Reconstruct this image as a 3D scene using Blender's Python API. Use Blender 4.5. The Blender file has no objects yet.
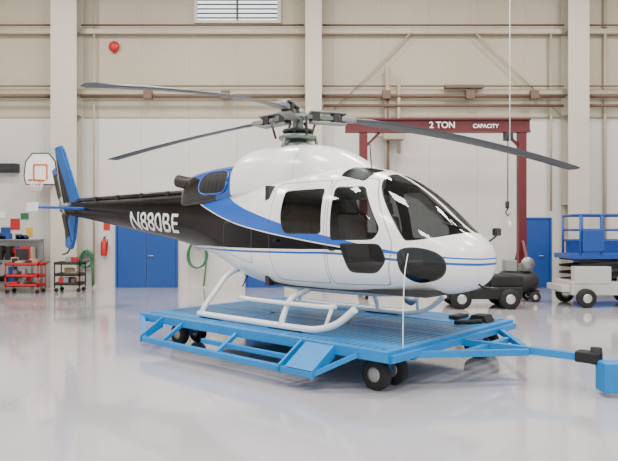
import bpy, bmesh, math, random
import numpy as np
from mathutils import Vector, Matrix
from mathutils.bvhtree import BVHTree
random.seed(4)
scene=bpy.context.scene
COL=scene.collection

# ------------------------------------------------------------------ materials
def newmat(name):
    m=bpy.data.materials.new(name); m.use_nodes=True
    nt=m.node_tree; nt.nodes.clear()
    out=nt.nodes.new('ShaderNodeOutputMaterial')
    return m,nt,out
class NB:
    def __init__(s,nt): s.nt=nt
    def M(s,op,a,b=None,c=None):
        n=s.nt.nodes.new('ShaderNodeMath'); n.operation=op
        for i,v in enumerate((a,b,c)):
            if v is None: continue
            if isinstance(v,(int,float)): n.inputs[i].default_value=v
            else: s.nt.links.new(v,n.inputs[i])
        return n.outputs[0]
    def mixc(s,f,a,b):
        n=s.nt.nodes.new('ShaderNodeMix'); n.data_type='RGBA'
        if isinstance(f,(int,float)): n.inputs[0].default_value=f
        else: s.nt.links.new(f,n.inputs[0])
        for i,v in ((6,a),(7,b)):
            if isinstance(v,(tuple,list)): n.inputs[i].default_value=(*v[:3],1)
            else: s.nt.links.new(v,n.inputs[i])
        return n.outputs[2]
    def obj(s):
        t=s.nt.nodes.new('ShaderNodeTexCoord'); x=s.nt.nodes.new('ShaderNodeSeparateXYZ')
        s.nt.links.new(t.outputs['Object'],x.inputs[0]); return t.outputs['Object'],x.outputs[0],x.outputs[1],x.outputs[2]
    def noise(s,vec,scale,detail=3):
        n=s.nt.nodes.new('ShaderNodeTexNoise'); n.inputs['Scale'].default_value=scale; n.inputs['Detail'].default_value=detail
        s.nt.links.new(vec,n.inputs['Vector']); return n.outputs[0]
    def curve(s,x,pts,x0,x1,z0,z1):
        f=s.M('DIVIDE',s.M('SUBTRACT',x,x0),x1-x0)
        n=s.nt.nodes.new('ShaderNodeFloatCurve'); c=n.mapping.curves[0]
        P=[((a-x0)/(x1-x0),(b-z0)/(z1-z0)) for a,b in pts]
        c.points[0].location=P[0]; c.points[1].location=P[-1]
        for p in P[1:-1]: c.points.new(*p)
        n.mapping.update(); s.nt.links.new(f,n.inputs['Value'])
        return s.M('ADD',s.M('MULTIPLY',n.outputs[0],z1-z0),z0)
    def poly(s,a,b,pts,k=.07):
        area=sum(pts[i][0]*pts[(i+1)%len(pts)][1]-pts[(i+1)%len(pts)][0]*pts[i][1] for i in range(len(pts)))
        if area<0: pts=pts[::-1]
        r=None
        for i in range(len(pts)):
            p=pts[i];q=pts[(i+1)%len(pts)]; dx=q[0]-p[0];dy=q[1]-p[1];L=math.hypot(dx,dy)
            nx,ny=dy/L,-dx/L; d=nx*p[0]+ny*p[1]
            v=s.M('SUBTRACT',s.M('ADD',s.M('MULTIPLY',a,nx),s.M('MULTIPLY',b,ny)),d)
            r=v if r is None else s.M('SMOOTH_MAX',r,v,k)
        return r
def mat(name,col,rough=.5,metal=0,var=.12,scale=6,coat=0,bump=0):
    m,nt,out=newmat(name); nb=NB(nt)
    o,_,_,_=nb.obj(); nz=nb.noise(o,scale,4)
    b=nt.nodes.new('ShaderNodeBsdfPrincipled')
    c=nb.mixc(nz,tuple(x*(1-var) for x in col),tuple(min(1,x*(1+var)) for x in col))
    nt.links.new(c,b.inputs['Base Color'])
    b.inputs['Roughness'].default_value=rough; b.inputs['Metallic'].default_value=metal; b.inputs['Coat Weight'].default_value=coat
    if bump:
        bp=nt.nodes.new('ShaderNodeBump'); bp.inputs['Strength'].default_value=bump; bp.inputs['Distance'].default_value=.01
        nt.links.new(nb.noise(o,scale*8,4),bp.inputs['Height']); nt.links.new(bp.outputs[0],b.inputs['Normal'])
    nt.links.new(b.outputs[0],out.inputs[0]); return m

WHITE=(.88,.88,.86); BLUE=(.004,.085,.42); BLACK=(.001,.001,.003)
m_white=mat('white_paint',WHITE,.25,0,.03,3,.3)
m_blue=mat('heli_blue',BLUE,.25,0,.1,3,.2)
m_black=mat('black_paint',BLACK,.3,0,.1,3,.0)
m_rubber=mat('rubber',(.010,.010,.010),.75,0,.2,20,0,.3)
m_dark=mat('dark_grey',(.02,.02,.023),.5)
m_grey=mat('grey_metal',(.30,.30,.30),.4,.6)
m_silver=mat('silver',(.6,.6,.58),.3,.9)
m_hub=mat('hub_metal',(.16,.21,.18),.4,.5,.4,20)
m_blade=mat('blade_grey',(.07,.08,.095),.45,0,.1)
m_dolly=mat('dolly_blue',(.0,.21,.56),.45,0,.15,4)
m_col=mat('column_paint',(.56,.52,.44),.5,0,.05)
m_pipe=mat('pipe_brown',(.14,.09,.06),.5,.1)
m_pipe2=mat('pipe_light',(.42,.36,.28),.5,.1)
m_red=mat('gantry_red',(.11,.008,.012),.45,0,.2)
m_bred=mat('bright_red',(.5,.015,.015),.4)
m_door=mat('door_blue',(.006,.06,.28),.4,0,.1)
m_green=mat('hose_green',(.02,.16,.06),.5)
m_orange=mat('rim_orange',(.6,.08,.02),.5)
m_tan=mat('tan',(.42,.32,.2),.6); m_yellow=mat('yellow',(.7,.45,.03),.5)
m_seat=mat('seat_fabric',(.14,.13,.13),.9,0,.2,30)

# ------------------------------------------------------------------ geometry helpers
def finish(bm,name,material,parent=None,smooth=None):
    bmesh.ops.recalc_face_normals(bm,faces=bm.faces)
    me=bpy.data.meshes.new(name); bm.to_mesh(me); bm.free()
    if smooth is not None:
        for p in me.polygons: p.use_smooth=smooth
    ob=bpy.data.objects.new(name,me); COL.objects.link(ob)
    for mm in (material if isinstance(material,(list,tuple)) else [material]): me.materials.append(mm)
    if parent: ob.parent=parent
    return ob
def empty(name,loc=(0,0,0),rz=0):
    e=bpy.data.objects.new(name,None); e.location=loc; e.rotation_euler=(0,0,rz); e.empty_display_size=.3; COL.objects.link(e); return e
def b_box(bm,x0,x1,y0,y1,z0,z1,bev=0,mi=0,M=None):
    r=bmesh.ops.create_cube(bm,size=1); vs=r['verts']
    T=Matrix.Translation(((x0+x1)/2,(y0+y1)/2,(z0+z1)/2))@Matrix.Diagonal((abs(x1-x0),abs(y1-y0),abs(z1-z0),1))
    if M is not None: T=M@T
    bmesh.ops.transform(bm,matrix=T,verts=vs)
    fs=set(f for v in vs for f in v.link_faces)
    for f in fs: f.material_index=mi
    if bev:
        es=set(e for v in vs for e in v.link_edges)
        rr=bmesh.ops.bevel(bm,geom=list(es),offset=bev,segments=2,affect='EDGES',profile=.6)
        for f in rr['faces']: f.material_index=mi
def b_bar(bm,p,q,w,h,mi=0):
    p=Vector(p);q=Vector(q);d=(q-p);L=d.length;d.normalize()
    up=Vector((0,0,1)) if abs(d.z)<.95 else Vector((0,1,0))
    s=d.cross(up).normalized();u=s.cross(d).normalized()
    vs=[]
    for c in (p,q):
        for a,b in ((-1,-1),(1,-1),(1,1),(-1,1)):
            vs.append(bm.verts.new(c+s*(a*w/2)+u*(b*h/2)))
    F=[(0,1,2,3),(7,6,5,4),(0,4,5,1),(1,5,6,2),(2,6,7,3),(3,7,4,0)]
    for f in F:
        ff=bm.faces.new([vs[i] for i in f]); ff.material_index=mi
def b_tube(bm,pts,r,seg=12,mi=0,caps=True):
    pts=[Vector(p) for p in pts]; n=len(pts)
    rs=r if isinstance(r,(list,tuple)) else [r]*n
    T=[]
    for i in range(n):
        a=pts[max(i-1,0)];b=pts[min(i+1,n-1)];T.append((b-a).normalized())
    t=T[0]; ref=Vector((0,0,1)) if abs(t.z)<.9 else Vector((1,0,0))
    nrm=t.cross(ref).normalized(); rings=[]
    for i in range(n):
        t=T[i]; nrm=(nrm-t*nrm.dot(t)).normalized(); bn=t.cross(nrm)
        rings.append([bm.verts.new(pts[i]+(nrm*math.cos(2*math.pi*k/seg)+bn*math.sin(2*math.pi*k/seg))*rs[i]) for k in range(seg)])
    for i in range(n-1):
        for k in range(seg):
            f=bm.faces.new((rings[i][k],rings[i][(k+1)%seg],rings[i+1][(k+1)%seg],rings[i+1][k])); f.smooth=True; f.material_index=mi
    if caps:
        for rg in (rings[0],rings[-1]):
            f=bm.faces.new(rg); f.material_index=mi
def b_lathe(bm,prof,c,axis='z',seg=28,mi=0,smooth=True):
    rings=[]
    for r,h in prof:
        rg=[]
        for k in range(seg):
            a=2*math.pi*k/seg; x=r*math.cos(a);y=r*math.sin(a)
            p={'z':(x,y,h),'y':(x,h,y),'x':(h,x,y)}[axis]
            rg.append(bm.verts.new(Vector(c)+Vector(p)))
        rings.append(rg)
    for i in range(len(rings)-1):
        for k in range(seg):
            f=bm.faces.new((rings[i][k],rings[i][(k+1)%seg],rings[i+1][(k+1)%seg],rings[i+1][k])); f.smooth=smooth; f.material_index=mi
    for rg in (rings[0],rings[-1]):
        f=bm.faces.new(rg); f.material_index=mi
def smoothpath(pts,n=8):
    P=[Vector(p) for p in pts];P=[P[0]*2-P[1]]+P+[P[-1]*2-P[-2]];o=[]
    for i in range(1,len(P)-2):
        for k in range(n):
            t=k/n
            a,b,c,d=P[i-1],P[i],P[i+1],P[i+2]
            o.append(.5*((2*b)+(c-a)*t+(2*a-5*b+4*c-d)*t*t+(3*b-a-3*c+d)*t**3))
    o.append(P[-2]); return o
def boxobj(name,x0,x1,y0,y1,z0,z1,m,parent=None,bev=0):
    bm=bmesh.new(); b_box(bm,x0,x1,y0,y1,z0,z1,bev); return finish(bm,name,m,parent)
def prism(bm,pts,y0,y1,mi=0):
    a=[bm.verts.new((x,y0,z)) for x,z in pts]; b=[bm.verts.new((x,y1,z)) for x,z in pts]
    n=len(pts)
    for f in (bm.faces.new(a),bm.faces.new(b)): f.material_index=mi
    for i in range(n):
        f=bm.faces.new((a[i],a[(i+1)%n],b[(i+1)%n],b[i])); f.material_index=mi
def pchip(t,y,tt):
    t=np.array(t,float);y=np.array(y,float);h=np.diff(t);d=np.diff(y)/h;n=len(y);m=np.zeros(n)
    for i in range(1,n-1):
        m[i]=0 if d[i-1]*d[i]<=0 else 2*d[i-1]*d[i]/(d[i-1]+d[i])
    m[0]=d[0];m[-1]=d[-1]
    idx=np.clip(np.searchsorted(t,tt,side='right')-1,0,n-2)
    s=(tt-t[idx])/h[idx];H=h[idx]
    return (2*s**3-3*s**2+1)*y[idx]+(s**3-2*s**2+s)*H*m[idx]+(-2*s**3+3*s**2)*y[idx+1]+(s**3-s**2)*H*m[idx+1]
def loft(stations,sub=8,seg=96):
    S=np.array(stations,float);n=len(S);t=np.arange(n);tt=np.linspace(0,n-1,(n-1)*sub+1)
    C=[pchip(t,S[:,j],tt) for j in range(7)]
    bm=bmesh.new();rings=[]
    for i in range(len(tt)):
        x,zb,zm,zt,w,a,b=[c[i] for c in C];rg=[]
        for k in range(seg):
            th=2*math.pi*k/seg;cs,sn=math.cos(th),math.sin(th);e=a if sn>=0 else b
            y=w*math.copysign(abs(cs)**(2/e),cs)
            z=zm+((zt-zm) if sn>=0 else (zm-zb))*math.copysign(abs(sn)**(2/e),sn)
            rg.append(bm.verts.new((x,y,z)))
        rings.append(rg)
    for i in range(len(rings)-1):
        for k in range(seg):
            f=bm.faces.new((rings[i][k],rings[i][(k+1)%seg],rings[i+1][(k+1)%seg],rings[i+1][k]))
            f.smooth=True
    bm.faces.new(rings[0]);bm.faces.new(rings[-1])
    return bm
def textmesh(body,size):
    cu=bpy.data.curves.new('t','FONT');cu.body=body;cu.size=size;cu.offset=.004
    ob=bpy.data.objects.new('t',cu);COL.objects.link(ob)
    bpy.context.view_layer.update()
    dg=bpy.context.evaluated_depsgraph_get()
    me=bpy.data.meshes.new_from_object(ob.evaluated_get(dg))
    bpy.data.objects.remove(ob); return me

# ------------------------------------------------------------------ room
WY=19.0
def wallmat():
    m,nt,out=newmat('hangar_wall'); nb=NB(nt); o,x,y,z=nb.obj()
    up=nb.M('GREATER_THAN',z,5.35)
    nz=nb.noise(o,.7,5)
    c1=nb.mixc(nz,(.57,.55,.52),(.68,.66,.63)); c2=nb.mixc(nz,(.40,.35,.26),(.50,.44,.34))
    c=nb.mixc(up,c1,c2)
    h=nb.M('ADD',x,y)
    s=nb.M('LESS_THAN',nb.M('FRACT',nb.M('DIVIDE',h,1.52)),.014)
    s=nb.M('MULTIPLY',s,.28)
    c=nb.mixc(s,c,(.25,.20,.14))
    s2=nb.M('LESS_THAN',nb.M('ABSOLUTE',nb.M('SUBTRACT',z,5.36)),.03)
    c=nb.mixc(nb.M('MULTIPLY',s2,.6),c,(.2,.16,.12))
    b=nt.nodes.new('ShaderNodeBsdfPrincipled'); nt.links.new(c,b.inputs['Base Color']); b.inputs['Roughness'].default_value=.6
    nt.links.new(b.outputs[0],out.inputs[0]); return m
def floormat():
    m,nt,out=newmat('epoxy_floor'); nb=NB(nt); o,x,y,z=nb.obj()
    n1=nb.noise(o,.35,4);n2=nb.noise(o,3,6)
    c=nb.mixc(n1,(.46,.45,.48),(.56,.545,.57)); c=nb.mixc(nb.M('MULTIPLY',n2,.3),c,(.40,.39,.42))
    def joint(v,p): return nb.M('LESS_THAN',nb.M('ABSOLUTE',nb.M('SUBTRACT',nb.M('FRACT',nb.M('DIVIDE',v,p)),.5)),.0012)
    j=nb.M('MAXIMUM',joint(x,6.1),joint(y,6.1)); c=nb.mixc(nb.M('MULTIPLY',j,.3),c,(.2,.2,.22))
    b=nt.nodes.new('ShaderNodeBsdfPrincipled'); nt.links.new(c,b.inputs['Base Color'])
    nt.links.new(nb.M('ADD',nb.M('MULTIPLY',n2,.16),.04),b.inputs['Roughness'])
    b.inputs['IOR'].default_value=1.6; b.inputs['Coat Weight'].default_value=.5; b.inputs['Coat Roughness'].default_value=.04
    nt.links.new(b.outputs[0],out.inputs[0]); return m
m_wall=wallmat()
boxobj('floor',-15,15,-9,WY+.3,-.2,0,floormat())
boxobj('wall_back',-15,15,WY,WY+.3,0,10.5,m_wall)
boxobj('wall_left',-15.3,-15,-9,WY+.3,0,10.5,m_wall)
boxobj('wall_right',15,15.3,-9,WY+.3,0,10.5,m_wall)
boxobj('ceiling',-15.3,15.3,-9,WY+.3,10.5,10.7,mat('ceiling_panel',(.5,.47,.42),.7))

def column(name,xc,w,d=.55):
    bm=bmesh.new()
    b_box(bm,xc-w/2,xc+w/2,WY-d,WY-d+.03,.0,10.5)
    b_box(bm,xc-.02,xc+.02,WY-d+.02,WY,.0,10.5)
    b_box(bm,xc-w/2,xc+w/2,WY-.03,WY-.005,.0,10.5)
    b_box(bm,xc-w/2-.04,xc+w/2+.04,WY-d-.04,WY,.0,.03)
    for z in (2.6,5.4,8.0): b_box(bm,xc-w/2,xc+w/2,WY-d+.02,WY-.02,z,z+.02)
    return finish(bm,name,m_col)
column('steel_column',-7.55,.8); column('steel_column',.14,.5); column('steel_column',8.3,.65)

bm=bmesh.new()
for z in (8.05,6.15,9.3):
    b_box(bm,-15,15,WY-.2,WY-.19,z-.07,z+.07); b_box(bm,-15,15,WY-.2,WY,z-.08,z-.065)
finish(bm,'trim_1',m_pipe2)
bm=bmesh.new()
for a,b in ((-15,-8.0),(-7.1,-.15),(.42,7.95),(8.65,15)):
    b_tube(bm,[(a,WY-.32,5.98),(b,WY-.32,5.98)],.055,10)
    b_tube(bm,[(a,WY-.30,8.2),(b,WY-.30,8.2)],.03,8)
    b_tube(bm,[(a,WY-.30,6.3),(b,WY-.30,6.3)],.022,8)
b_tube(bm,[(.45,WY-.35,5.68),(7.9,WY-.35,5.68)],.045,10)
b_tube(bm,[(8.7,WY-.35,5.68),(12,WY-.35,5.68)],.045,10)
for x in (-5,-2.6,2.4,5.0,7.0): b_box(bm,x-.13,x+.13,WY-.44,WY-.28,5.88,6.14,.01)
b_box(bm,4.2,5.4,WY-.5,WY-.3,6.2,6.3,.01)
b_tube(bm,[(2.45,WY-.3,2.2),(2.45,WY-.3,6.0)],.05,10)
finish(bm,'trim_2',m_pipe)
bm=bmesh.new()
b_tube(bm,[(2.45,WY-.25,2.2),(2.45,WY-.25,6.9)],.09,10)
b_tube(bm,[(2.8,WY-.3,4.2),(2.8,WY-.3,6.5)],.06,10)
b_tube(bm,[(-6.75,WY-.15,0.1),(-6.75,WY-.15,10)],.035,8)
b_tube(bm,[(9.3,WY-.15,0.1),(9.3,WY-.15,10)],.05,8)
b_tube(bm,[(7.6,WY-.15,2.4),(7.6,WY-.15,8)],.04,8)
b_tube(bm,[(.8,WY-.2,5.6),(3.2,WY-.2,8.0)],.03,8)
b_tube(bm,[(5.2,WY-.2,8.0),(7.9,WY-.2,5.4)],.03,8)
b_box(bm,2.3,2.95,WY-.6,WY-.2,4.6,5.25,.02); b_box(bm,2.1,2.3,WY-.45,WY-.25,4.7,5.0,.01)
finish(bm,'trim_3',m_pipe2)

wl=empty('window_1')
boxobj('frame',-3.62,-.88,WY-.12,WY-.01,8.33,9.45,m_col,wl)
m_lg,nt,out=newmat('daylit_glass'); nb=NB(nt); o,_,_,_=nb.obj()
e=nt.nodes.new('ShaderNodeEmission'); nt.links.new(nb.mixc(nb.noise(o,1.5),(.8,.9,.95),(1,1,1)),e.inputs[0]); e.inputs[1].default_value=2.2; nt.links.new(e.outputs[0],out.inputs[0])
boxobj('pane',-3.5,-1.0,WY-.14,WY-.11,8.42,9.4,m_lg,wl)
bm=bmesh.new()
for i in range(7):
    z=8.47+i*.14; b_bar(bm,(-3.5,WY-.17,z),(-1.0,WY-.17,z),.07,.03)
b_box(bm,-2.28,-2.22,WY-.22,WY-.12,8.42,9.4)
finish(bm,'louvres',m_dark,wl)

def door(name,x0,x1,h,double=False):
    e=empty(name)
    bm=bmesh.new()
    b_box(bm,x0-.06,x0,WY-.08,WY-.0,0,h+.06);b_box(bm,x1,x1+.06,WY-.08,WY-.0,0,h+.06);b_box(bm,x0,x1,WY-.08,WY,h,h+.06)
    finish(bm,'frame',m_door,e)
    bm=bmesh.new(); mid=(x0+x1)/2
    if double:
        b_box(bm,x0+.01,mid-.01,WY-.06,WY-.01,.01,h-.01,.005);b_box(bm,mid+.01,x1-.01,WY-.06,WY-.01,.01,h-.01,.005)
    else: b_box(bm,x0+.01,x1-.01,WY-.06,WY-.01,.01,h-.01,.005)
    finish(bm,'leaf',m_door,e)
    bm=bmesh.new(); b_tube(bm,[(mid+.08,WY-.1,1.0),(mid+.22,WY-.1,1.0)],.015); b_tube(bm,[(mid+.08,WY-.06,1.0),(mid+.08,WY-.1,1.0)],.02)
    finish(bm,'handle',m_silver,e)
door('door_1',-6.05,-4.2,2.15,True); door('door_2',-1.95,-.85,2.15); door('door_3',6.8,7.6,2.15)

bm=bmesh.new(); b_lathe(bm,[(.05,.0),(.16,-.02),(.17,-.06),(.12,-.11),(.03,-.13)],(-6.15,WY-.02,7.6),'y'); b_box(bm,-6.2,-6.1,WY-.06,WY,7.40,7.5)
finish(bm,'fire_alarm_bell',m_bred)

h=empty('basketball_hoop',(.22,0,0))
bm=bmesh.new(); prism(bm,[(-8.84,3.2),(-7.96,3.2),(-7.9,3.45),(-7.95,3.9),(-8.15,4.15),(-8.65,4.15),(-8.85,3.9),(-8.9,3.45)],WY-.72,WY-.68)
finish(bm,'backboard',m_white,h)
bm=bmesh.new()
for a,b in (((-8.6,3.35),(-8.6,3.8)),((-8.6,3.8),(-8.2,3.8)),((-8.2,3.8),(-8.2,3.35))): b_bar(bm,(a[0],WY-.73,a[1]),(b[0],WY-.73,b[1]),.035,.035)
O=[(-8.84,3.2),(-7.96,3.2),(-7.9,3.45),(-7.95,3.9),(-8.15,4.15),(-8.65,4.15),(-8.85,3.9),(-8.9,3.45)]
for i in range(8): a=O[i];b=O[(i+1)%8]; b_bar(bm,(a[0],WY-.72,a[1]),(b[0],WY-.72,b[1]),.03,.03,1)
b_tube(bm,[(-8.4+.23*math.cos(t),WY-1.0+.23*math.sin(t),3.3) for t in np.linspace(0,2*math.pi,25)],.018,8)
b_bar(bm,(-8.4,WY-.72,3.3),(-8.4,WY-.79,3.3),.1,.08)
finish(bm,'rim',[m_orange,m_dark],h)
bm=bmesh.new()
for k in range(12):
    a=2*math.pi*k/12
    for s in (1,-1):
        b_tube(bm,[(-8.4+.23*math.cos(a),WY-1.0+.23*math.sin(a),3.3),(-8.4+.16*math.cos(a+s*.5),WY-1.0+.16*math.sin(a+s*.5),3.1),(-8.4+.12*math.cos(a),WY-1.0+.12*math.sin(a),2.95)],.006,5)
finish(bm,'net',m_white,h)
bm=bmesh.new()
for x in (-8.75,-8.3):
    b_tube(bm,[(x,WY-.01,3.3),(x,WY-.68,3.6)],.025,8);b_tube(bm,[(x,WY-.01,4.0),(x,WY-.68,3.9)],.025,8)
finish(bm,'bracket',m_dark,h)
bm=bmesh.new(); b_box(bm,-10.4,-9.15,WY-.25,WY-.01,3.62,3.9,.02); b_box(bm,-10.4,-9.15,WY-.28,WY-.24,3.68,3.84); finish(bm,'unit_heater',m_dark)

g=empty('gantry_crane'); GY=16.6
bm=bmesh.new()
b_box(bm,1.0,6.1,GY-.12,GY+.12,4.84,4.88);b_box(bm,1.0,6.1,GY-.12,GY+.12,4.50,4.54);b_box(bm,1.0,6.1,GY-.04,GY+.04,4.53,4.85)
finish(bm,'beam',m_red,g)
bm=bmesh.new()
for x in (1.5,5.88):
    b_box(bm,x-.11,x+.11,GY-.1,GY+.1,.2,4.5,.01)
    b_bar(bm,(x,GY,4.05),(x+(.45 if x<3 else -.45),GY,4.5),.07,.07)
    b_bar(bm,(x,GY-1.1,.18),(x,GY+1.1,.18),.14,.14)
    for s in (-1,1): b_bar(bm,(x,GY+s*.9,.24),(x,GY,1.6),.07,.07)
finish(bm,'legs',m_red,g)
bm=bmesh.new()
for x in (1.5,5.88):
    for s in (-1,1): b_lathe(bm,[(.03,-.04),(.1,-.04),(.11,-.02),(.11,.02),(.1,.04),(.03,.04)],(x,GY+s*1.0,.11),'x',20)
finish(bm,'casters',m_rubber,g)
for txt,tx,sz in (('2 TON',3.3,.24),('CAPACITY',4.5,.15)):
    me=textmesh(txt,sz); ob=bpy.data.objects.new('capacity_text',me);COL.objects.link(ob);ob.parent=g;ob.location=(tx,GY-.125,4.61);ob.rotation_euler=(math.pi/2,0,0);me.materials.append(m_white)
bm=bmesh.new()
b_box(bm,5.4,5.62,GY-.12,GY+.12,4.28,4.5,.02); b_tube(bm,[(5.5,GY,4.3),(5.5,GY,2.6)],.014); b_box(bm,5.44,5.56,GY-.06,GY+.06,2.4,2.6,.03)
b_tube(bm,[(5.5,GY,2.4),(5.44,GY,2.3),(5.5,GY,2.2),(5.57,GY,2.28)],.02)
finish(bm,'chain_hoist',m_dark,g)
bm=bmesh.new(); b_tube(bm,[(4.05,12.1,10.5),(4.05,12.1,1.95)],.009,6); b_lathe(bm,[(.01,-.08),(.03,-.06),(.035,.0),(.01,.06)],(4.05,12.1,1.92),'z',12)
finish(bm,'ceiling_pull_cord',m_white)

# ------------------------------------------------------------------ wall clutter
def hose(name,x,z,r=.28):
    bm=bmesh.new();pts=[]
    for i in range(120):
        a=i/120*2*math.pi*6; pts.append((x+(r+.03*math.sin(i*.7))*math.cos(a)*.8,WY-.12-.02*(i/20),z+(r+.05*math.sin(i*.31))*math.sin(a)*1.2))
    pts.append((x+.2,WY-.2,.05)); b_tube(bm,pts,.025,8)
    b_box(bm,x-.1,x+.1,WY-.25,WY-.01,z+r*.9,z+r*1.1)
    finish(bm,name,m_green)
hose('garden_hose',-6.98,.85,.22); hose('garden_hose',-3.5,1.0,.36)
bm=bmesh.new(); b_lathe(bm,[(.03,0),(.09,.01),(.1,.05),(.1,.42),(.07,.48),(.03,.52)],(-6.45,WY-.13,1.0),'z',mi=0)
b_tube(bm,[(-6.45,WY-.13,1.5),(-6.45,WY-.13,1.58),(-6.37,WY-.2,1.6)],.02,mi=1); b_tube(bm,[(-6.43,WY-.15,1.55),(-6.31,WY-.2,1.5),(-6.32,WY-.22,1.15)],.012,mi=1)
b_box(bm,-6.51,-6.39,WY-.05,WY-.01,1.1,1.4,mi=1)
finish(bm,'fire_extinguisher',[m_bred,m_rubber])
bm=bmesh.new()
for x,z,w,hh,mi in ((-9.3,2.0,.3,.35,0),(-8.85,1.75,.2,.28,1),(-6.4,1.95,.2,.28,0),(-3.0,1.9,.5,.7,2),(-9.75,2.3,.3,.2,2),(-9.0,2.25,.25,.2,3),(-9.6,1.75,.3,.3,4)):
    b_box(bm,x-w/2,x+w/2,WY-.02,WY-.002,z-hh/2,z+hh/2,mi=mi)
finish(bm,'posted_notices',[m_bred,m_yellow,m_white,m_green,m_door])

wb=empty('workbench')
bm=bmesh.new(); b_box(bm,-10.6,-8.1,17.6,18.35,.86,.92,.01)
for x in (-10.55,-8.18):
    for y in (17.65,18.25): b_box(bm,x,x+.06,y,y+.06,0,.86)
b_box(bm,-10.5,-8.15,17.65,18.3,.25,.28)
b_box(bm,-10.6,-8.1,18.3,18.35,.92,1.5); b_box(bm,-10.6,-8.1,18.05,18.35,1.5,1.53)
finish(bm,'bench',m_grey,wb)
bm=bmesh.new()
for i in range(60):
    x0=random.uniform(-10.5,-8.45);y0=random.uniform(17.65,18.08);w=random.uniform(.08,.3);hh=random.uniform(.08,.45); zb=random.choice((.92,.92,1.53,.28))
    if zb>1.5: hh*=.5;y0=18.1
    b_box(bm,x0,x0+w,y0,y0+.2,zb,zb+hh,.008,mi=random.randint(0,6))
finish(bm,'bench_clutter',[m_dark,m_tan,m_rubber,m_bred,m_grey,m_door,m_dark],wb)
def cart(name,x,y,w,d,hh,m,parentless=True):
    e=empty(name,(x,y,0)); bm=bmesh.new()
    for a in (0,w-.03):
        for b in (0,d-.03): b_box(bm,a,a+.03,b,b+.03,.12,hh)
    for z in (.2,hh*.55,hh-.05):
        b_box(bm,0,w,0,d,z,z+.02); b_box(bm,0,w,0,.015,z,z+.08); b_box(bm,0,w,d-.015,d,z,z+.08); b_box(bm,0,.015,0,d,z,z+.08); b_box(bm,w-.015,w,0,d,z,z+.08)
    b_tube(bm,[(w,.05,hh-.05),(w+.12,.05,hh+.05),(w+.12,d-.05,hh+.05),(w,d-.05,hh-.05)],.015,8)
    finish(bm,'shelves',m,e)
    bm=bmesh.new()
    for a in (.05,w-.05):
        for b in (.05,d-.05): b_lathe(bm,[(.02,-.02),(.06,-.02),(.06,.02),(.02,.02)],(a,b,.06),'y',16)
    finish(bm,'wheels',m_rubber,e)
    bm=bmesh.new()
    for i in range(14):
        z=random.choice((.22,hh*.55+.02,hh-.03)); a=random.uniform(.03,w-.25);b=random.uniform(.03,d-.2)
        b_box(bm,a,a+random.uniform(.08,.22),b,b+.15,z,z+random.uniform(.08,.22),.006,mi=random.randint(0,3))
    finish(bm,'contents',[m_dark,m_bred,m_grey,m_tan],e)
cart('tool_cart',-8.6,16.95,.95,.5,.85,m_bred); cart('tool_cart',-7.4,17.4,.75,.5,.85,m_dark)
cart('tool_cart',-9.85,16.9,.85,.5,.8,m_dark)
bm=bmesh.new(); b_lathe(bm,[(.2,0),(.24,.05),(.27,.7),(.29,.72),(.29,.76),(.02,.8)],(-10.6,16.6,0),'z',24); finish(bm,'trash_can',m_dark)

def wheel(bm,c,r,w,axis,mi=0,mh=1):
    b_lathe(bm,[(r*.5,-w/2),(r*.9,-w/2),(r,-w*.3),(r,w*.3),(r*.9,w/2),(r*.5,w/2)],c,axis,32,mi)
    b_lathe(bm,[(r*.12,-w*.56),(r*.3,-w*.54),(r*.55,-w*.48),(r*.55,w*.48),(r*.3,w*.54),(r*.12,w*.56)],c,axis,24,mh)
s=empty('scissor_lift'); SX=6.1; SY=13.9
bm=bmesh.new()
b_box(bm,SX,SX+2.1,SY,SY+1.1,.28,.6,.03); b_box(bm,SX+.05,SX+.9,SY-.02,SY+.2,.55,.95,.02); b_box(bm,SX-.2,SX,SY+.1,SY+1,.35,.5,.02)
b_box(bm,SX+1.1,SX+1.9,SY-.02,SY+.15,.3,.7,.02)
finish(bm,'chassis',mat('lift_offwhite',(.50,.50,.48),.5),s)
bm=bmesh.new()
for x in (SX+.3,SX+1.75):
    for y in (SY-.05,SY+1.12): wheel(bm,(x,y,.22),.22,.16,'y')
finish(bm,'wheels',[m_rubber,m_silver],s)
bm=bmesh.new()
for k in range(3):
    z=.6+k*.17
    for y in (SY+.2,SY+.9):
        b_bar(bm,(SX+.1,y,z),(SX+2.0,y,z+.17),.05,.06); b_bar(bm,(SX+.1,y+.06,z+.17),(SX+2.0,y+.06,z),.05,.06)
b_box(bm,SX+.5,SX+1.4,SY+.3,SY+.8,.6,1.1,.03)
finish(bm,'scissor_arms',m_dark,s)
bm=bmesh.new(); b_box(bm,SX,SX+2.2,SY+.05,SY+1.05,1.12,1.24,.01)
b_box(bm,SX+.25,SX+.75,SY+.0,SY+.1,1.3,1.8,.02); b_box(bm,SX+.3,SX+2.18,SY+1.02,SY+1.05,1.24,1.55)
finish(bm,'platform',m_door,s)
bm=bmesh.new()
for z in (1.55,1.8,2.15):
    b_tube(bm,[(SX+.22,SY+.07,z),(SX+2.18,SY+.07,z),(SX+2.18,SY+1.03,z),(SX+.22,SY+1.03,z),(SX+.22,SY+.07,z)],.028,8)
for x in (.22,.7,1.2,1.7,2.18):
    for y in (.07,1.03): b_tube(bm,[(SX+x,SY+y,1.2),(SX+x,SY+y,2.15)],.028,8)
finish(bm,'guard_rail',m_door,s)

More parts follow.
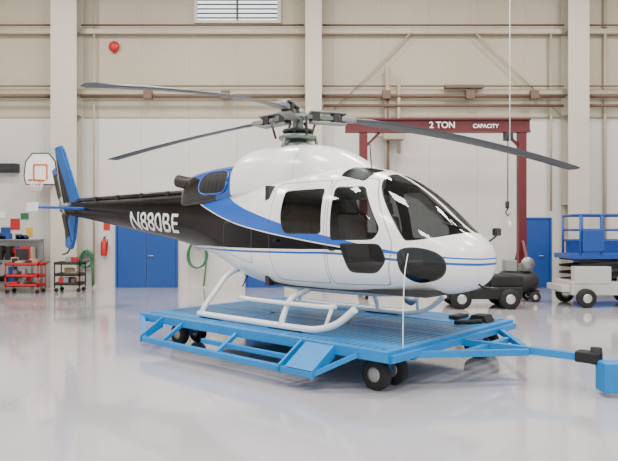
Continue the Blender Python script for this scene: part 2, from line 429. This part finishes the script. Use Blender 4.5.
t=empty('tow_tractor'); TX=3.15; TY=13.6
bm=bmesh.new(); b_box(bm,TX,TX+1.7,TY,TY+.9,.22,.5,.04); b_box(bm,TX+1.0,TX+1.75,TY+.05,TY+.85,.5,.75,.05); b_box(bm,TX,TX+.3,TY+.05,TY+.85,.5,.7,.03)
finish(bm,'body',m_rubber,t)
bm=bmesh.new(); b_box(bm,TX+.35,TX+.8,TY+.2,TY+.7,.5,.62,.03); b_box(bm,TX+.3,TX+.4,TY+.2,TY+.7,.6,.98,.03); finish(bm,'seat',m_rubber,t)
bm=bmesh.new(); b_tube(bm,[(TX+1.1,TY+.45,.7),(TX+.92,TY+.45,1.02)],.02,8)
b_tube(bm,[(TX+.9+.08*math.sin(a),TY+.45+.17*math.cos(a),1.03+.14*math.sin(a)) for a in np.linspace(0,2*math.pi,21)],.014,8); finish(bm,'steering_wheel',m_rubber,t)
bm=bmesh.new()
for x in (.3,1.4):
    for y in (0.0,.9): wheel(bm,(TX+x,TY+y,.23),.23,.16,'y')
finish(bm,'wheels',[m_rubber,m_silver],t)

bm=bmesh.new(); b_lathe(bm,[(.28,0),(.29,.02),(.28,.3),(.295,.31),(.28,.33),(.28,.6),(.295,.61),(.28,.63),(.28,.86),(.29,.88),(.27,.87)],(6.35,18.2,0),'z',28); finish(bm,'oil_drum',m_dark)
bm=bmesh.new(); b_box(bm,8.0,9.2,17.2,18.2,.15,1.35,.03)
for z in (.4,.75,1.1): b_box(bm,8.05,9.15,17.17,17.2,z-.13,z+.13,.01)
for x in (8.15,9.05):
    for y in (17.35,18.05): b_lathe(bm,[(.02,-.02),(.075,-.02),(.075,.02),(.02,.02)],(x,y,.075),'y',16)
finish(bm,'tool_chest',m_door)
c2=empty('compressor_cart',(-.22,0.2,0))
bm=bmesh.new(); b_lathe(bm,[(.05,-.5),(.2,-.47),(.27,-.38),(.27,.38),(.2,.47),(.05,.5)],(5.5,15.0,.5),'x',24); finish(bm,'tank',m_dark,c2)
bm=bmesh.new(); b_box(bm,5.15,5.45,14.85,15.15,.76,1.05,.03); b_lathe(bm,[(.03,-.05),(.17,-.05),(.17,.0),(.03,.0)],(5.7,14.85,.95),'y',20); b_box(bm,5.57,5.83,14.85,15.15,.76,.95,.03); finish(bm,'pump',m_grey,c2)
bm=bmesh.new()
for x in (5.15,5.85): wheel(bm,(x,14.72,.13),.13,.07,'y'); wheel(bm,(x,15.28,.13),.13,.07,'y'); b_box(bm,x-.03,x+.03,14.72,15.28,.11,.25)
finish(bm,'wheels',[m_rubber,m_silver],c2)

# ------------------------------------------------------------------ helicopter
YAW=-math.radians(42); HX,HYY=-.17,9.1
H=empty('helicopter',(HX,HYY,0),YAW)

def paintmat():
    m,nt,out=newmat('helicopter_livery'); nb=NB(nt); o,x,y,z=nb.obj(); ay=nb.M('ABSOLUTE',y)
    X0,X1,Z0,Z1=-8,4,.5,3.2
    bt=nb.curve(x,[(-8,2.9),(-3,2.8),(-2.2,2.68),(-1.5,2.48),(-.7,2.19),(.1,1.97),(.65,1.84),(1.65,1.65),(2.6,1.49),(4,1.40)],X0,X1,Z0,Z1)
    kt=nb.curve(x,[(-8,2.9),(-3.2,2.75),(-2.4,2.40),(-1.5,2.1),(-.7,1.90),(.1,1.76),(.8,1.66),(1.5,1.57),(2.6,1.45),(4,1.36)],X0,X1,Z0,Z1)
    kb=nb.curve(x,[(-8,.6),(-3.6,1.0),(-2.6,1.48),(-1.8,1.52),(-1,1.52),(0,1.52),(.8,1.525),(1.5,1.53),(2.6,1.45),(4,1.36)],X0,X1,Z0,Z1)
    lt=lambda a,b:nb.M('LESS_THAN',a,b)
    blue=nb.M('MULTIPLY',lt(z,bt),nb.M('GREATER_THAN',z,nb.M('ADD',kt,.015)))
    black=nb.M('MULTIPLY',lt(z,kt),nb.M('GREATER_THAN',z,kb))
    d=nb.M('SUBTRACT',kb,z)
    pin=nb.M('MULTIPLY',nb.M('GREATER_THAN',d,.03),lt(d,.06))
    c=nb.mixc(blue,WHITE,(.003,.10,.52)); c=nb.mixc(black,c,BLACK); c=nb.mixc(pin,c,(.01,.10,.40))
    lines=[]
    for pts in ([(.28,2.42),(1.28,2.42),(1.36,1.1),(.42,1.1),(.30,1.5)],[(1.32,2.42),(1.85,2.42),(2.28,1.62),(2.2,1.12),(1.4,1.1)],[(-.9,1.9),(-.1,1.9),(-.1,1.3),(-.9,1.45)]):
        lines.append(nb.M('ABSOLUTE',nb.poly(x,z,pts,.1)))
    L=nb.M('MINIMUM',nb.M('MINIMUM',lines[0],lines[1]),lines[2]); L=lt(L,.006)
    L=nb.M('MULTIPLY',L,nb.M('GREATER_THAN',ay,.4))
    c=nb.mixc(nb.M('MULTIPLY',L,.65),c,(.08,.08,.1))
    side=nb.M('MULTIPLY',nb.M('SUBTRACT',.35,ay),3)
    sh=[]
    for pts,k in (([(.50,2.30),(1.20,2.30),(1.26,1.74),(.62,1.74),(.52,1.9)],.09),
                ([(1.38,2.31),(1.76,2.31),(2.10,1.78),(2.04,1.67),(1.44,1.66)],.09),
                ([(1.58,1.60),(2.12,1.60),(2.2,1.42),(2.08,1.27),(1.72,1.27)],.10)):
        sh.append(nb.M('MAXIMUM',nb.poly(x,z,pts,k),side))
    sh.append(nb.M('MAXIMUM',nb.poly(x,z,[(2.33,1.52),(2.40,1.57),(2.66,1.55),(2.80,1.45),(2.82,1.32),(2.74,1.21),(2.5,1.16),(2.37,1.27)],.11),nb.M('MULTIPLY',nb.M('SUBTRACT',.2,ay),3)))
    ws=nb.poly(x,z,[(1.80,2.60),(1.90,2.38),(2.41,1.66),(2.55,1.665),(2.90,1.75),(3.4,1.9),(3.4,3.0),(1.8,3.0)],.05)
    ws=nb.M('SMOOTH_MAX',ws,nb.M('SUBTRACT',.05,ay),.04)
    sh.append(ws)
    rw=nb.M('SMOOTH_MAX',nb.poly(x,ay,[(1.30,.16),(1.72,.16),(1.70,.60),(1.34,.60)],.07),nb.M('SUBTRACT',2.3,z),.01)
    sh.append(rw)
    sd=sh[0]
    for q in sh[1:]: sd=nb.M('MINIMUM',sd,q)
    glass=lt(sd,0); frame=lt(sd,.014)
    c=nb.mixc(frame,c,(.008,.008,.01))
    geo=nt.nodes.new('ShaderNodeNewGeometry')
    c=nb.mixc(geo.outputs['Backfacing'],c,(.16,.16,.155))
    b=nt.nodes.new('ShaderNodeBsdfPrincipled'); nt.links.new(c,b.inputs['Base Color']); b.inputs['Roughness'].default_value=.2; b.inputs['Coat Roughness'].default_value=.04
    nt.links.new(nb.M('MULTIPLY',nb.M('SUBTRACT',1,black),.25),b.inputs['Coat Weight'])
    nt.links.new(nb.M('SUBTRACT',.5,nb.M('MULTIPLY',black,.3)),b.inputs['Specular IOR Level'])
    tr=nt.nodes.new('ShaderNodeBsdfTransparent'); tr.inputs[0].default_value=(.38,.40,.41,1)
    gl=nt.nodes.new('ShaderNodeBsdfGlossy'); gl.inputs['Roughness'].default_value=.03
    fr=nt.nodes.new('ShaderNodeLayerWeight'); fr.inputs[0].default_value=.25
    mg=nt.nodes.new('ShaderNodeMixShader'); nt.links.new(nb.M('ADD',nb.M('MULTIPLY',fr.outputs['Fresnel'],.6),.03),mg.inputs[0]); nt.links.new(tr.outputs[0],mg.inputs[1]); nt.links.new(gl.outputs[0],mg.inputs[2])
    mx=nt.nodes.new('ShaderNodeMixShader'); nt.links.new(glass,mx.inputs[0]); nt.links.new(b.outputs[0],mx.inputs[1]); nt.links.new(mg.outputs[0],mx.inputs[2])
    nt.links.new(mx.outputs[0],out.inputs[0]); return m
m_liv=paintmat()
st=[(3.085,1.39,1.41,1.43,.02,2,2),(3.075,1.26,1.41,1.53,.16,2,2),(3.03,1.16,1.41,1.61,.30,2,2),(2.92,1.08,1.41,1.71,.46,2.1,2.1),
(2.75,1.02,1.41,1.83,.60,2.15,2.2),(2.48,.97,1.42,2.07,.76,2.2,2.3),(2.2,.94,1.45,2.29,.86,2.3,2.4),(1.9,.92,1.47,2.47,.92,2.4,2.5),
(1.6,.9,1.5,2.585,.94,2.5,2.6),(1.2,.9,1.5,2.64,.945,2.6,2.7),(.6,.9,1.5,2.65,.93,2.6,2.7),(0,.93,1.52,2.62,.88,2.5,2.6),
(-.5,1.0,1.58,2.57,.80,2.4,2.5),(-1,1.12,1.68,2.52,.68,2.2,2.3),(-1.5,1.27,1.80,2.48,.56,2.1,2.1),(-2,1.40,1.9,2.45,.47,2,2),
(-2.5,1.51,1.97,2.44,.41,2,2),(-3,1.6,2.02,2.44,.38,2,2),(-4,1.73,2.08,2.44,.33,2,2),(-5,1.86,2.15,2.44,.28,2,2),
(-6,1.99,2.21,2.44,.23,2,2),(-7,2.11,2.27,2.44,.18,2,2),(-7.5,2.17,2.30,2.43,.14,2,2),(-7.6,2.24,2.31,2.38,.06,2,2)]
bmf=loft(st); bmesh.ops.recalc_face_normals(bmf,faces=bmf.faces)
bvh=BVHTree.FromBMesh(bmf)
finish(bmf,'fuselage',m_liv,H)

def cowlmat():
    m,nt,out=newmat('cowling_paint'); nb=NB(nt); o,x,y,z=nb.obj()
    edge=nb.M('ADD',x,nb.M('MULTIPLY',nb.M('SUBTRACT',z,2.6),.12))
    c=nb.mixc(nb.M('LESS_THAN',edge,-.92),WHITE,(.003,.08,.38))
    bk=nb.M('LESS_THAN',z,nb.M('ADD',nb.M('MULTIPLY',nb.M('ADD',x,1.2),-.22),2.48)); bk=nb.M('MULTIPLY',bk,nb.M('LESS_THAN',edge,-1.4))
    c=nb.mixc(bk,c,BLACK)
    ln=nb.M('LESS_THAN',nb.M('ABSOLUTE',nb.M('ADD',edge,.92)),.012); l2=nb.M('LESS_THAN',nb.M('ABSOLUTE',nb.M('SUBTRACT',x,.45)),.005)
    c=nb.mixc(nb.M('MULTIPLY',nb.M('MAXIMUM',ln,l2),.7),c,(.1,.1,.1))
    b=nt.nodes.new('ShaderNodeBsdfPrincipled'); nt.links.new(c,b.inputs['Base Color']); b.inputs['Roughness'].default_value=.22; b.inputs['Coat Weight'].default_value=.2
    nt.links.new(b.outputs[0],out.inputs[0]); return m
cs=[(1.5,2.4,2.45,2.56,.16,2.2,2),(1.4,2.3,2.4,2.63,.30,2.2,2),(1.15,2.2,2.35,2.79,.45,2.3,2),(.85,2.2,2.35,2.93,.54,2.5,2),(.45,2.2,2.35,3.02,.60,2.7,2),
(0,2.2,2.35,3.05,.62,2.8,2),(-.5,2.2,2.35,3.05,.62,2.8,2),(-.8,2.2,2.35,3.02,.60,2.7,2),(-.92,2.2,2.35,2.96,.57,2.6,2),(-1.0,2.2,2.32,2.86,.50,2.5,2),(-1.5,2.15,2.3,2.84,.47,2.5,2),(-2.0,2.1,2.28,2.81,.44,2.4,2),
(-2.35,2.1,2.25,2.77,.40,2.2,2),(-2.5,2.15,2.25,2.70,.33,2,2),(-2.55,2.2,2.25,2.62,.22,2,2)]
bmc=loft(cs,6,64); bvc=BVHTree.FromBMesh(bmc)
finish(bmc,'engine_cowling',cowlmat(),H)
for sgn in (-1,1):
    bm=bmesh.new(); pts=[]
    N=36; CX,CZ=-1.47,2.55
    for k in range(N):
        a=2*math.pi*k/N; pts.append((CX+.38*math.copysign(abs(math.cos(a))**.6,math.cos(a)),CZ+.19*math.copysign(abs(math.sin(a))**.6,math.sin(a))))
    def proj(x,z,off):
        r=bvc.ray_cast(Vector((x,sgn*3,z)),Vector((0,-sgn,0))); return Vector((x,(r[0].y if r[0] else sgn*.3)+sgn*off,z))
    rings=[[bm.verts.new(proj(CX+(p[0]-CX)*f,CZ+(p[1]-CZ)*f,.012)) for p in pts] for f in (1,.75,.5,.25,.02)]
    for i in range(4):
        for k in range(N): bm.faces.new((rings[i][k],rings[i][(k+1)%N],rings[i+1][(k+1)%N],rings[i+1][k]))
    finish(bm,'intake_screen',m_rubber,H,True)
    bm=bmesh.new(); P=[proj(p[0],p[1],.01) for p in pts]; b_tube(bm,P+[P[0],],.016,8)
    finish(bm,'intake_frame',m_blue,H)
    bm=bmesh.new()
    for i in range(5):
        x=CX-.24+i*.12; b_tube(bm,[proj(x,z,.016) for z in np.linspace(CZ-.16,CZ+.16,6)],.005,6)
    finish(bm,'intake_bars',m_dark,H)
    bm=bmesh.new()
    b_tube(bm,smoothpath([(-2.2,sgn*.16,2.60),(-2.45,sgn*.2,2.61),(-2.68,sgn*.26,2.66)]),.11,20,caps=False)
    b_tube(bm,smoothpath([(-2.2,sgn*.16,2.60),(-2.45,sgn*.2,2.61),(-2.66,sgn*.26,2.655)]),.1,20)
    finish(bm,'exhaust',m_dark,H)

for sgn in (-1,1):
    me=textmesh('N880BE',.46); bm=bmesh.new(); bm.from_mesh(me)
    xs=[v.co.x for v in bm.verts]; W=max(xs)-min(xs); cx=(max(xs)+min(xs))/2
    for i in range(12):
        g=bm.verts[:]+bm.edges[:]+bm.faces[:]
        bmesh.ops.bisect_plane(bm,geom=g,plane_co=(0,.02+i*.028,0),plane_no=(0,1,0))
    for v in bm.verts:
        u=(v.co.x-cx)/W*1.68*(1 if sgn<0 else -1); x=-3.32+u+ (v.co.y-.15)*.18*(1 if sgn<0 else -1); z=1.945+ (v.co.y-.165)*1.05 - (x+3.32)*.05
        r=bvh.ray_cast(Vector((x,sgn*3,z)),Vector((0,-sgn,0))); v.co=Vector((x,r[0].y+sgn*.008,z)) if r[0] else Vector((x,sgn*.1,z))
    finish(bm,'registration',m_white,H)

bm=bmesh.new(); b_box(bm,.2,2.65,-.7,.7,1.0,1.06); b_box(bm,.1,.18,-.78,.78,1.0,2.4)
finish(bm,'cabin_floor',m_dark,H)
bm=bmesh.new()
for x in (1.45,.45):
    for y in (-.42,.42):
        b_box(bm,x,x+.5,y-.24,y+.24,1.2,1.36,.04)
        M=Matrix.Translation((x,y,1.36))@Matrix.Rotation(-.18,4,'Y'); b_box(bm,-.06,.06,-.23,.23,0,.62,.04,M=M); b_box(bm,-.05,.05,-.12,.12,.64,.82,.03,M=M)
        b_box(bm,x+.05,x+.45,y-.2,y+.2,1.06,1.2)
finish(bm,'seats',m_seat,H)
bm=bmesh.new(); b_box(bm,2.4,2.62,-.38,.28,1.3,1.68,.04); b_box(bm,1.9,2.45,-.1,.1,1.06,1.35,.03)
for y in (-.42,.42): b_tube(bm,smoothpath([(2.1,y,1.06),(2.2,y,1.3),(2.05,y,1.55)]),.018,8)
finish(bm,'instrument_panel',m_rubber,H)

bm=bmesh.new()
for sgn in (-1,1):
    y=sgn*1.08
    b_tube(bm,smoothpath([(-1.02,y,.535),(-.6,y,.53),(.2,y,.53),(1.0,y,.53),(1.35,y,.55),(1.65,y*.99,.65),(1.9,y*.97,.84)],8),.043,16)
    b_tube(bm,smoothpath([(-.2,sgn*1.0,.83),(.2,sgn*1.02,.82),(1.3,sgn*1.0,.82),(1.55,sgn*.98,.84)],6),.03,12)
    for x,zt in ((-.85,1.12),(.72,.96)):
        b_tube(bm,smoothpath([(x-.10 if x<0 else x,y,.54),(x-.06 if x<0 else x,sgn*1.04,.66),(x,sgn*.9,.86),(x,sgn*.65,zt-.02),(x,sgn*.3,zt+.08),(x,0,zt+.1)],6),.04,14)
    b_tube(bm,[(1.5,sgn*.98,.83),(1.45,sgn*1.05,.6)],.025,10)
finish(bm,'landing_skids',m_white,H)
bm=bmesh.new()
for sgn in (-1,1):
    b_box(bm,-.95,-.5,sgn*1.08-.03,sgn*1.08+.03,.482,.5); b_box(bm,.5,1.1,sgn*1.08-.03,sgn*1.08+.03,.482,.5)
finish(bm,'skid_shoes',m_dark,H)

def fin(name,pts,t,m):
    bm=bmesh.new(); prism(bm,pts,-t/2,t/2); bmesh.ops.bevel(bm,geom=bm.edges[:],offset=t*.35,segments=2,affect='EDGES'); return finish(bm,name,m,H)
def finmat():
    m,nt,out=newmat('fin_paint'); nb=NB(nt); o,x,y,z=nb.obj()
    s=nb.M('ADD',nb.M('MULTIPLY',nb.M('ABSOLUTE',nb.M('SUBTRACT',z,2.32)),.62),x)
    c=nb.mixc(nb.M('GREATER_THAN',s,-7.08),BLACK,(.005,.10,.38))
    b=nt.nodes.new('ShaderNodeBsdfPrincipled'); nt.links.new(c,b.inputs['Base Color']); b.inputs['Roughness'].default_value=.3; b.inputs['Specular IOR Level'].default_value=.3
    nt.links.new(b.outputs[0],out.inputs[0]); return m
mf=finmat()
fin('upper_fin',[(-6.75,2.40),(-7.5,2.36),(-7.62,2.75),(-7.98,3.78),(-7.65,3.8),(-7.55,3.72)],.09,mf)
fin('lower_fin',[(-6.85,2.25),(-7.5,2.28),(-7.42,1.38),(-7.12,1.34),(-7.02,1.6)],.08,mf)
bm=bmesh.new()
b_box(bm,-6.55,-6.15,-1.25,1.25,2.24,2.29,.02)
finish(bm,'horizontal_stabiliser',m_blue,H)
bm=bmesh.new(); b_box(bm,-6.6,-6.1,-1.27,-1.24,2.18,2.36,.01); b_box(bm,-6.6,-6.1,1.24,1.27,2.18,2.36,.01); finish(bm,'stabiliser_end_plates',m_white,H)
bm=bmesh.new(); b_tube(bm,smoothpath([(-7.0,0,2.16),(-7.2,0,1.5),(-7.35,0,1.28),(-7.6,0,1.22)]),.02,8); finish(bm,'tail_guard',m_black,H)
bm=bmesh.new(); c=Vector((-7.0,-.32,2.34)); b_tube(bm,[(-7.0,-.12,2.34),(-7.0,-.36,2.34)],[.09,.05],16,mi=0)
d=Vector((-.42,0,.91)).normalized(); e2=Vector((.91,0,.42))
for s_ in (1,-1):
    for r0,r1,mi in ((.08,.2,0),(.2,.78,1),(.78,.93,2)):
        w=.07 if r0<.1 else .15
        M=Matrix.Translation(c)@Matrix((( e2.x,0,d.x*s_,0),(0,1,0,0),(e2.z,0,d.z*s_,0),(0,0,0,1)))
        b_box(bm,-w/2,w/2,-.012,.012,r0,r1,mi=mi,M=M)
finish(bm,'tail_rotor',[m_hub,m_black,m_blue],H)
bm=bmesh.new(); b_tube(bm,[(-2.4,0,2.47),(-6.9,0,2.47)],.05,14)
for x in (-3.3,-4.2,-5.1,-6.0): b_box(bm,x-.05,x+.05,-.06,.06,2.4,2.52,.01)
finish(bm,'tail_drive_cover',m_black,H)

ZH=3.50
bm=bmesh.new(); b_lathe(bm,[(.26,2.97),(.25,3.07),(.17,3.10),(.13,3.12),(.09,3.2),(.08,3.42),(.10,3.47),(.13,3.52),(.11,3.60),(.03,3.63)],(0,0,0),'z',28,0)
b_lathe(bm,[(.1,3.13),(.27,3.14),(.29,3.16),(.29,3.19),(.26,3.21),(.1,3.23)],(0,0,0),'z',32,0)
b_lathe(bm,[(.1,3.25),(.22,3.25),(.24,3.27),(.22,3.30),(.1,3.31)],(0,0,0),'z',32,1)
for k in range(3):
    a=math.radians(30+120*k); b_tube(bm,[(.33*math.cos(a),.33*math.sin(a),2.94),(.27*math.cos(a),.27*math.sin(a),3.16)],[.04,.02],12,0)
    a+=.5; b_tube(bm,[(.25*math.cos(a),.25*math.sin(a),3.18),(.12*math.cos(a+.4),.12*math.sin(a+.4),3.42)],.018,10,1)
finish(bm,'rotor_mast',[m_hub,m_dark],H)
angs=[(180,.22,1.8),(62,.60,1.8),(299,.80,1.35)]
bmh=bmesh.new(); bmb=bmesh.new()
for A,droop,ex in angs:
    a=math.radians(A); R=Matrix.Rotation(a,4,'Z')
    def T(x,y,z): return R@Vector((x,y,z))
    vs=[(.05,-.10),(.25,-.07),(.62,-.06),(.62,.06),(.25,.07),(.05,.10)]
    lo=[bmh.verts.new(T(x,y,ZH-.03)) for x,y in vs];hi=[bmh.verts.new(T(x,y,ZH+.03)) for x,y in vs]
    bmh.faces.new(lo);bmh.faces.new(hi)
    for i in range(6): bmh.faces.new((lo[i],lo[(i+1)%6],hi[(i+1)%6],hi[i]))
    for dz in (-.09,.075):
        b_box(bmh,.2,.78,-.09,.09,ZH+dz,ZH+dz+.025,.008,mi=1,M=R)
    b_box(bmh,.2,.34,-.08,.08,ZH-.08,ZH+.08,.02,mi=2,M=R); b_box(bmh,.56,.66,-.085,.085,ZH-.08,ZH+.08,.02,mi=2,M=R)
    b_box(bmh,.7,.95,-.07,.07,ZH-.04,ZH+.04,.02,mi=1,M=R)
    b_tube(bmh,[T(.27,.2,3.17),T(.36,.22,ZH-.05)],.018,8,2); b_bar(bmh,T(.36,.22,ZH-.05),T(.42,.06,ZH-.06),.05,.04,1)
    b_lathe(bmh,[(.03,-.06),(.05,-.06),(.05,.06),(.03,.06)],T(.75,0,ZH+.02),'z',14,1)
    N=40; rings=[]
    prof=[(-.17,.0),(-.12,.018),(-.03,.022),(.08,.014),(.18,.0),(.08,-.006),(-.03,-.014),(-.12,-.014)]
    for i in range(N+1):
        r=.85+(5.34-.85)*i/N; z=ZH-droop*(max(0,(r-.3)/5.04))**ex
        ch=.35+.65*min(1,(r-.85)/.55); ch=ch if i<N else .85
        tw=math.radians(12-8*r/5.34)
        rg=[]
        for y,h in prof:
            yy=y*ch*.9;hh=h*(1.6 if r<1.2 else 1)
            rg.append(bmb.verts.new(T(r,yy*math.cos(tw)-hh*math.sin(tw),z-yy*math.sin(tw)+hh*math.cos(tw))))
        rings.append(rg)
    for i in range(N):
        for k in range(8):
            f=bmb.faces.new((rings[i][k],rings[i][(k+1)%8],rings[i+1][(k+1)%8],rings[i+1][k])); f.smooth=True
    bmb.faces.new(rings[0]);bmb.faces.new(rings[-1])
finish(bmh,'rotor_hub',[m_hub,m_grey,m_dark],H)
finish(bmb,'main_rotor_blades',m_blade,H)

bm=bmesh.new(); b_tube(bm,smoothpath([(2.85,.38,1.6),(2.93,.5,1.70),(2.93,.52,1.76)]),.012,8); b_box(bm,2.90,2.96,.44,.60,1.70,1.80,.02)
b_tube(bm,[(2.9,-.1,1.2),(3.05,-.1,1.10),(3.22,-.1,1.10)],.012,8)
b_box(bm,1.42,1.5,-.965,-.93,1.52,1.55,.004); b_box(bm,.42,.5,-.96,-.93,1.62,1.65,.004)
b_tube(bm,[(-1.0,-.05,1.15),(-1.2,-.05,.85)],.01,6)
b_tube(bm,[(1.45,-.1,2.6),(1.42,-.1,2.95)],.008,6)
finish(bm,'fittings',m_black,H)
bm=bmesh.new(); b_tube(bm,smoothpath([(2.45,-.77,1.50),(2.52,-.95,1.25),(2.60,-1.1,.8),(2.63,-1.15,.49)],5),.006,6); finish(bm,'grounding_wire',m_white,H)
bm=bmesh.new(); b_tube(bm,[(2.2,-.09,2.28),(2.80,-.14,1.83)],.01,6); b_tube(bm,[(2.82,-.1,1.79),(2.66,-.34,1.86)],.01,6); finish(bm,'windscreen_wiper',m_dark,H)
bm=bmesh.new(); b_lathe(bm,[(.02,-.12),(.08,-.08),(.1,0),(.08,.05)],(2.0,0,.92),'z',20); finish(bm,'landing_light',m_silver,H)

# ------------------------------------------------------------------ dolly
D=empty('helicopter_dolly',(HX,HYY,0),YAW)
def deckmat():
    m,nt,out=newmat('dolly_deck'); nb=NB(nt); o,x,y,z=nb.obj()
    fx=nb.M('ABSOLUTE',nb.M('SUBTRACT',nb.M('FRACT',nb.M('DIVIDE',x,.10)),.5)); fy=nb.M('ABSOLUTE',nb.M('SUBTRACT',nb.M('FRACT',nb.M('DIVIDE',y,.3)),.5))
    hole=nb.M('MULTIPLY',nb.M('LESS_THAN',fx,.28),nb.M('LESS_THAN',fy,.44))
    nz=nb.noise(o,5,5)
    c=nb.mixc(nz,(.012,.17,.42),(.02,.25,.54)); c=nb.mixc(nb.M('MULTIPLY',hole,.78),c,(.03,.05,.07))
    b=nt.nodes.new('ShaderNodeBsdfPrincipled'); nt.links.new(c,b.inputs['Base Color']); b.inputs['Roughness'].default_value=.5
    bp=nt.nodes.new('ShaderNodeBump'); bp.inputs['Distance'].default_value=.01; bp.invert=True; nt.links.new(hole,bp.inputs['Height']); nt.links.new(bp.outputs[0],b.inputs['Normal'])
    nt.links.new(b.outputs[0],out.inputs[0]); return m
U0,U1,V0,V1=-2.1,2.6,-1.4,1.8
boxobj('deck',U0+.05,U1-.05,V0+.05,V1-.05,.44,.474,deckmat(),D)
bm=bmesh.new()
for v in (V0,V1-.08): b_box(bm,U0,U1,v,v+.08,.36,.48,.008)
for u in (U0,-.6,.9,U1-.1): b_box(bm,u,u+.1,V0+.08,V1-.08,.34,.479,.006)
b_box(bm,U0+.1,U1-.1,-.06,.06,.34,.479,.006)
b_box(bm,U0+.1,U1-.1,-1.18,-.98,.40,.4795); b_box(bm,U0+.1,U1-.1,.98,1.18,.40,.4795)
for v in (-.7,1.0): b_box(bm,U0+.1,U1-.1,v-.05,v+.05,.28,.36)
for u in (-1.7,2.25): b_box(bm,u-.05,u+.05,V0+.3,V1-.1,.28,.38)
b_box(bm,U1,U1+.06,V0+.05,V1-.05,.36,.44,.006)
finish(bm,'frame',m_dolly,D)
bm=bmesh.new()
vo=V0-.34
b_box(bm,-1.45,1.85,vo-.04,vo+.04,.15,.22,.006)
b_box(bm,-.3,1.4,V0-.2,V0-.15,.25,.31,.004)
for u in (-1.0,.2): b_bar(bm,(u,V0,.40),(u,vo,.2),.05,.05)
for u in (1.85,1.35,-1.5):
    P=((u,V0,.47),(u,V0,.32),(u,vo-.04,.14),(u,vo-.04,.24))
    a=[bm.verts.new(p) for p in P]; b=[bm.verts.new((p[0]+.03,p[1],p[2])) for p in P]
    bm.faces.new(a);bm.faces.new(b)
    for i in range(4): bm.faces.new((a[i],a[(i+1)%4],b[(i+1)%4],b[i]))
vs=[bm.verts.new(p) for p in ((1.45,V0-.01,.46),(1.86,V0-.01,.46),(1.86,vo-.03,.23),(1.45,vo-.03,.23))]; bm.faces.new(vs)
b_bar(bm,(1.85,vo,.19),(2.2,V0,.40),.05,.05); b_bar(bm,(U0+.05,V0+.02,.42),(-1.45,vo,.19),.07,.07)
finish(bm,'side_step_frame',m_dolly,D)
bm=bmesh.new()
for (u,v) in ((2.32,-1.03),(-1.5,-.9),(2.35,1.3),(-1.5,1.3)):
    for dv in (-.17,.17): wheel(bm,(u,v+dv,.175),.175,.12,'y')
    b_box(bm,u-.04,u+.04,v-.05,v+.05,.15,.40,mi=2); b_tube(bm,[(u,v-.2,.17),(u,v+.2,.17)],.025,10,2)
finish(bm,'caster_wheels',[m_rubber,m_grey,m_dolly],D)
bm=bmesh.new()
b_bar(bm,(U1+.03,-.85,.38),(3.45,.2,.36),.07,.07); b_bar(bm,(U1+.03,1.3,.38),(3.45,.24,.36),.07,.07)
b_bar(bm,(U1+.03,.2,.38),(4.05,.34,.36),.08,.08); b_box(bm,2.9,2.98,-.45,.85,.33,.39)
finish(bm,'tow_bar',m_dolly,D)
bm=bmesh.new(); b_box(bm,3.95,4.2,.26,.44,.31,.43,.02); b_lathe(bm,[(.02,-.09),(.06,-.09),(.06,.09),(.02,.09)],(4.15,.36,.39),'z',16)
finish(bm,'hitch',m_rubber,D)
bm=bmesh.new()
prism(bm,[(2.15,.481),(2.45,.481),(2.40,.57),(2.22,.57)],1.25,1.5); b_tube(bm,[(2.2,.8,.51),(2.42,1.15,.51)],.03,10); b_box(bm,1.85,2.0,1.25,1.6,.481,.53,.01)
finish(bm,'chocks',m_rubber,D)

g2=empty('aircraft_tug')
bm=bmesh.new(); b_box(bm,3.12,4.6,6.33,6.55,.04,.36,.02); b_box(bm,3.9,5.0,6.3,7.1,.2,.75,.04)
finish(bm,'body',m_dolly,g2)
bm=bmesh.new()
for x in (3.7,4.8):
    for y in (6.26,7.17): wheel(bm,(x if y<7 else x+.3,y,.16),.16,.1,'y')
finish(bm,'wheels',[m_rubber,m_silver],g2)
bm=bmesh.new(); b_box(bm,4.2,4.6,6.55,6.95,.75,.85,.03); b_box(bm,4.6,4.68,6.55,6.95,.75,1.15,.03); b_tube(bm,[(4.05,6.75,.75),(4.0,6.75,1.1)],.02); finish(bm,'seat',m_rubber,g2)

# ------------------------------------------------------------------ lights
def area(x,y,z,sx,sy,p,col=(1,.955,.89),rot=(0,0,0)):
    l=bpy.data.lights.new('high_bay_lamp','AREA'); l.shape='RECTANGLE'; l.size=sx; l.size_y=sy; l.energy=p; l.color=col
    o=bpy.data.objects.new('high_bay_lamp',l); o.location=(x,y,z); o.rotation_euler=rot; COL.objects.link(o)
for x in (-9,-3,3,9):
    for y in (1,7.5,14): area(x,y,10.2,1.6,1.6,470)
w=bpy.data.worlds.new('World'); scene.world=w; w.use_nodes=True
bg=w.node_tree.nodes['Background']; bg.inputs[0].default_value=(.90,.94,1,1); bg.inputs[1].default_value=1.8

# ------------------------------------------------------------------ camera
cd=bpy.data.cameras.new('camera'); cam=bpy.data.objects.new('camera',cd); COL.objects.link(cam)
cd.sensor_width=36; cd.lens=34.95; cd.shift_y=1.5/618; cam.location=(0,0,1.75); cam.rotation_euler=(math.pi/2,0,0)
scene.camera=cam
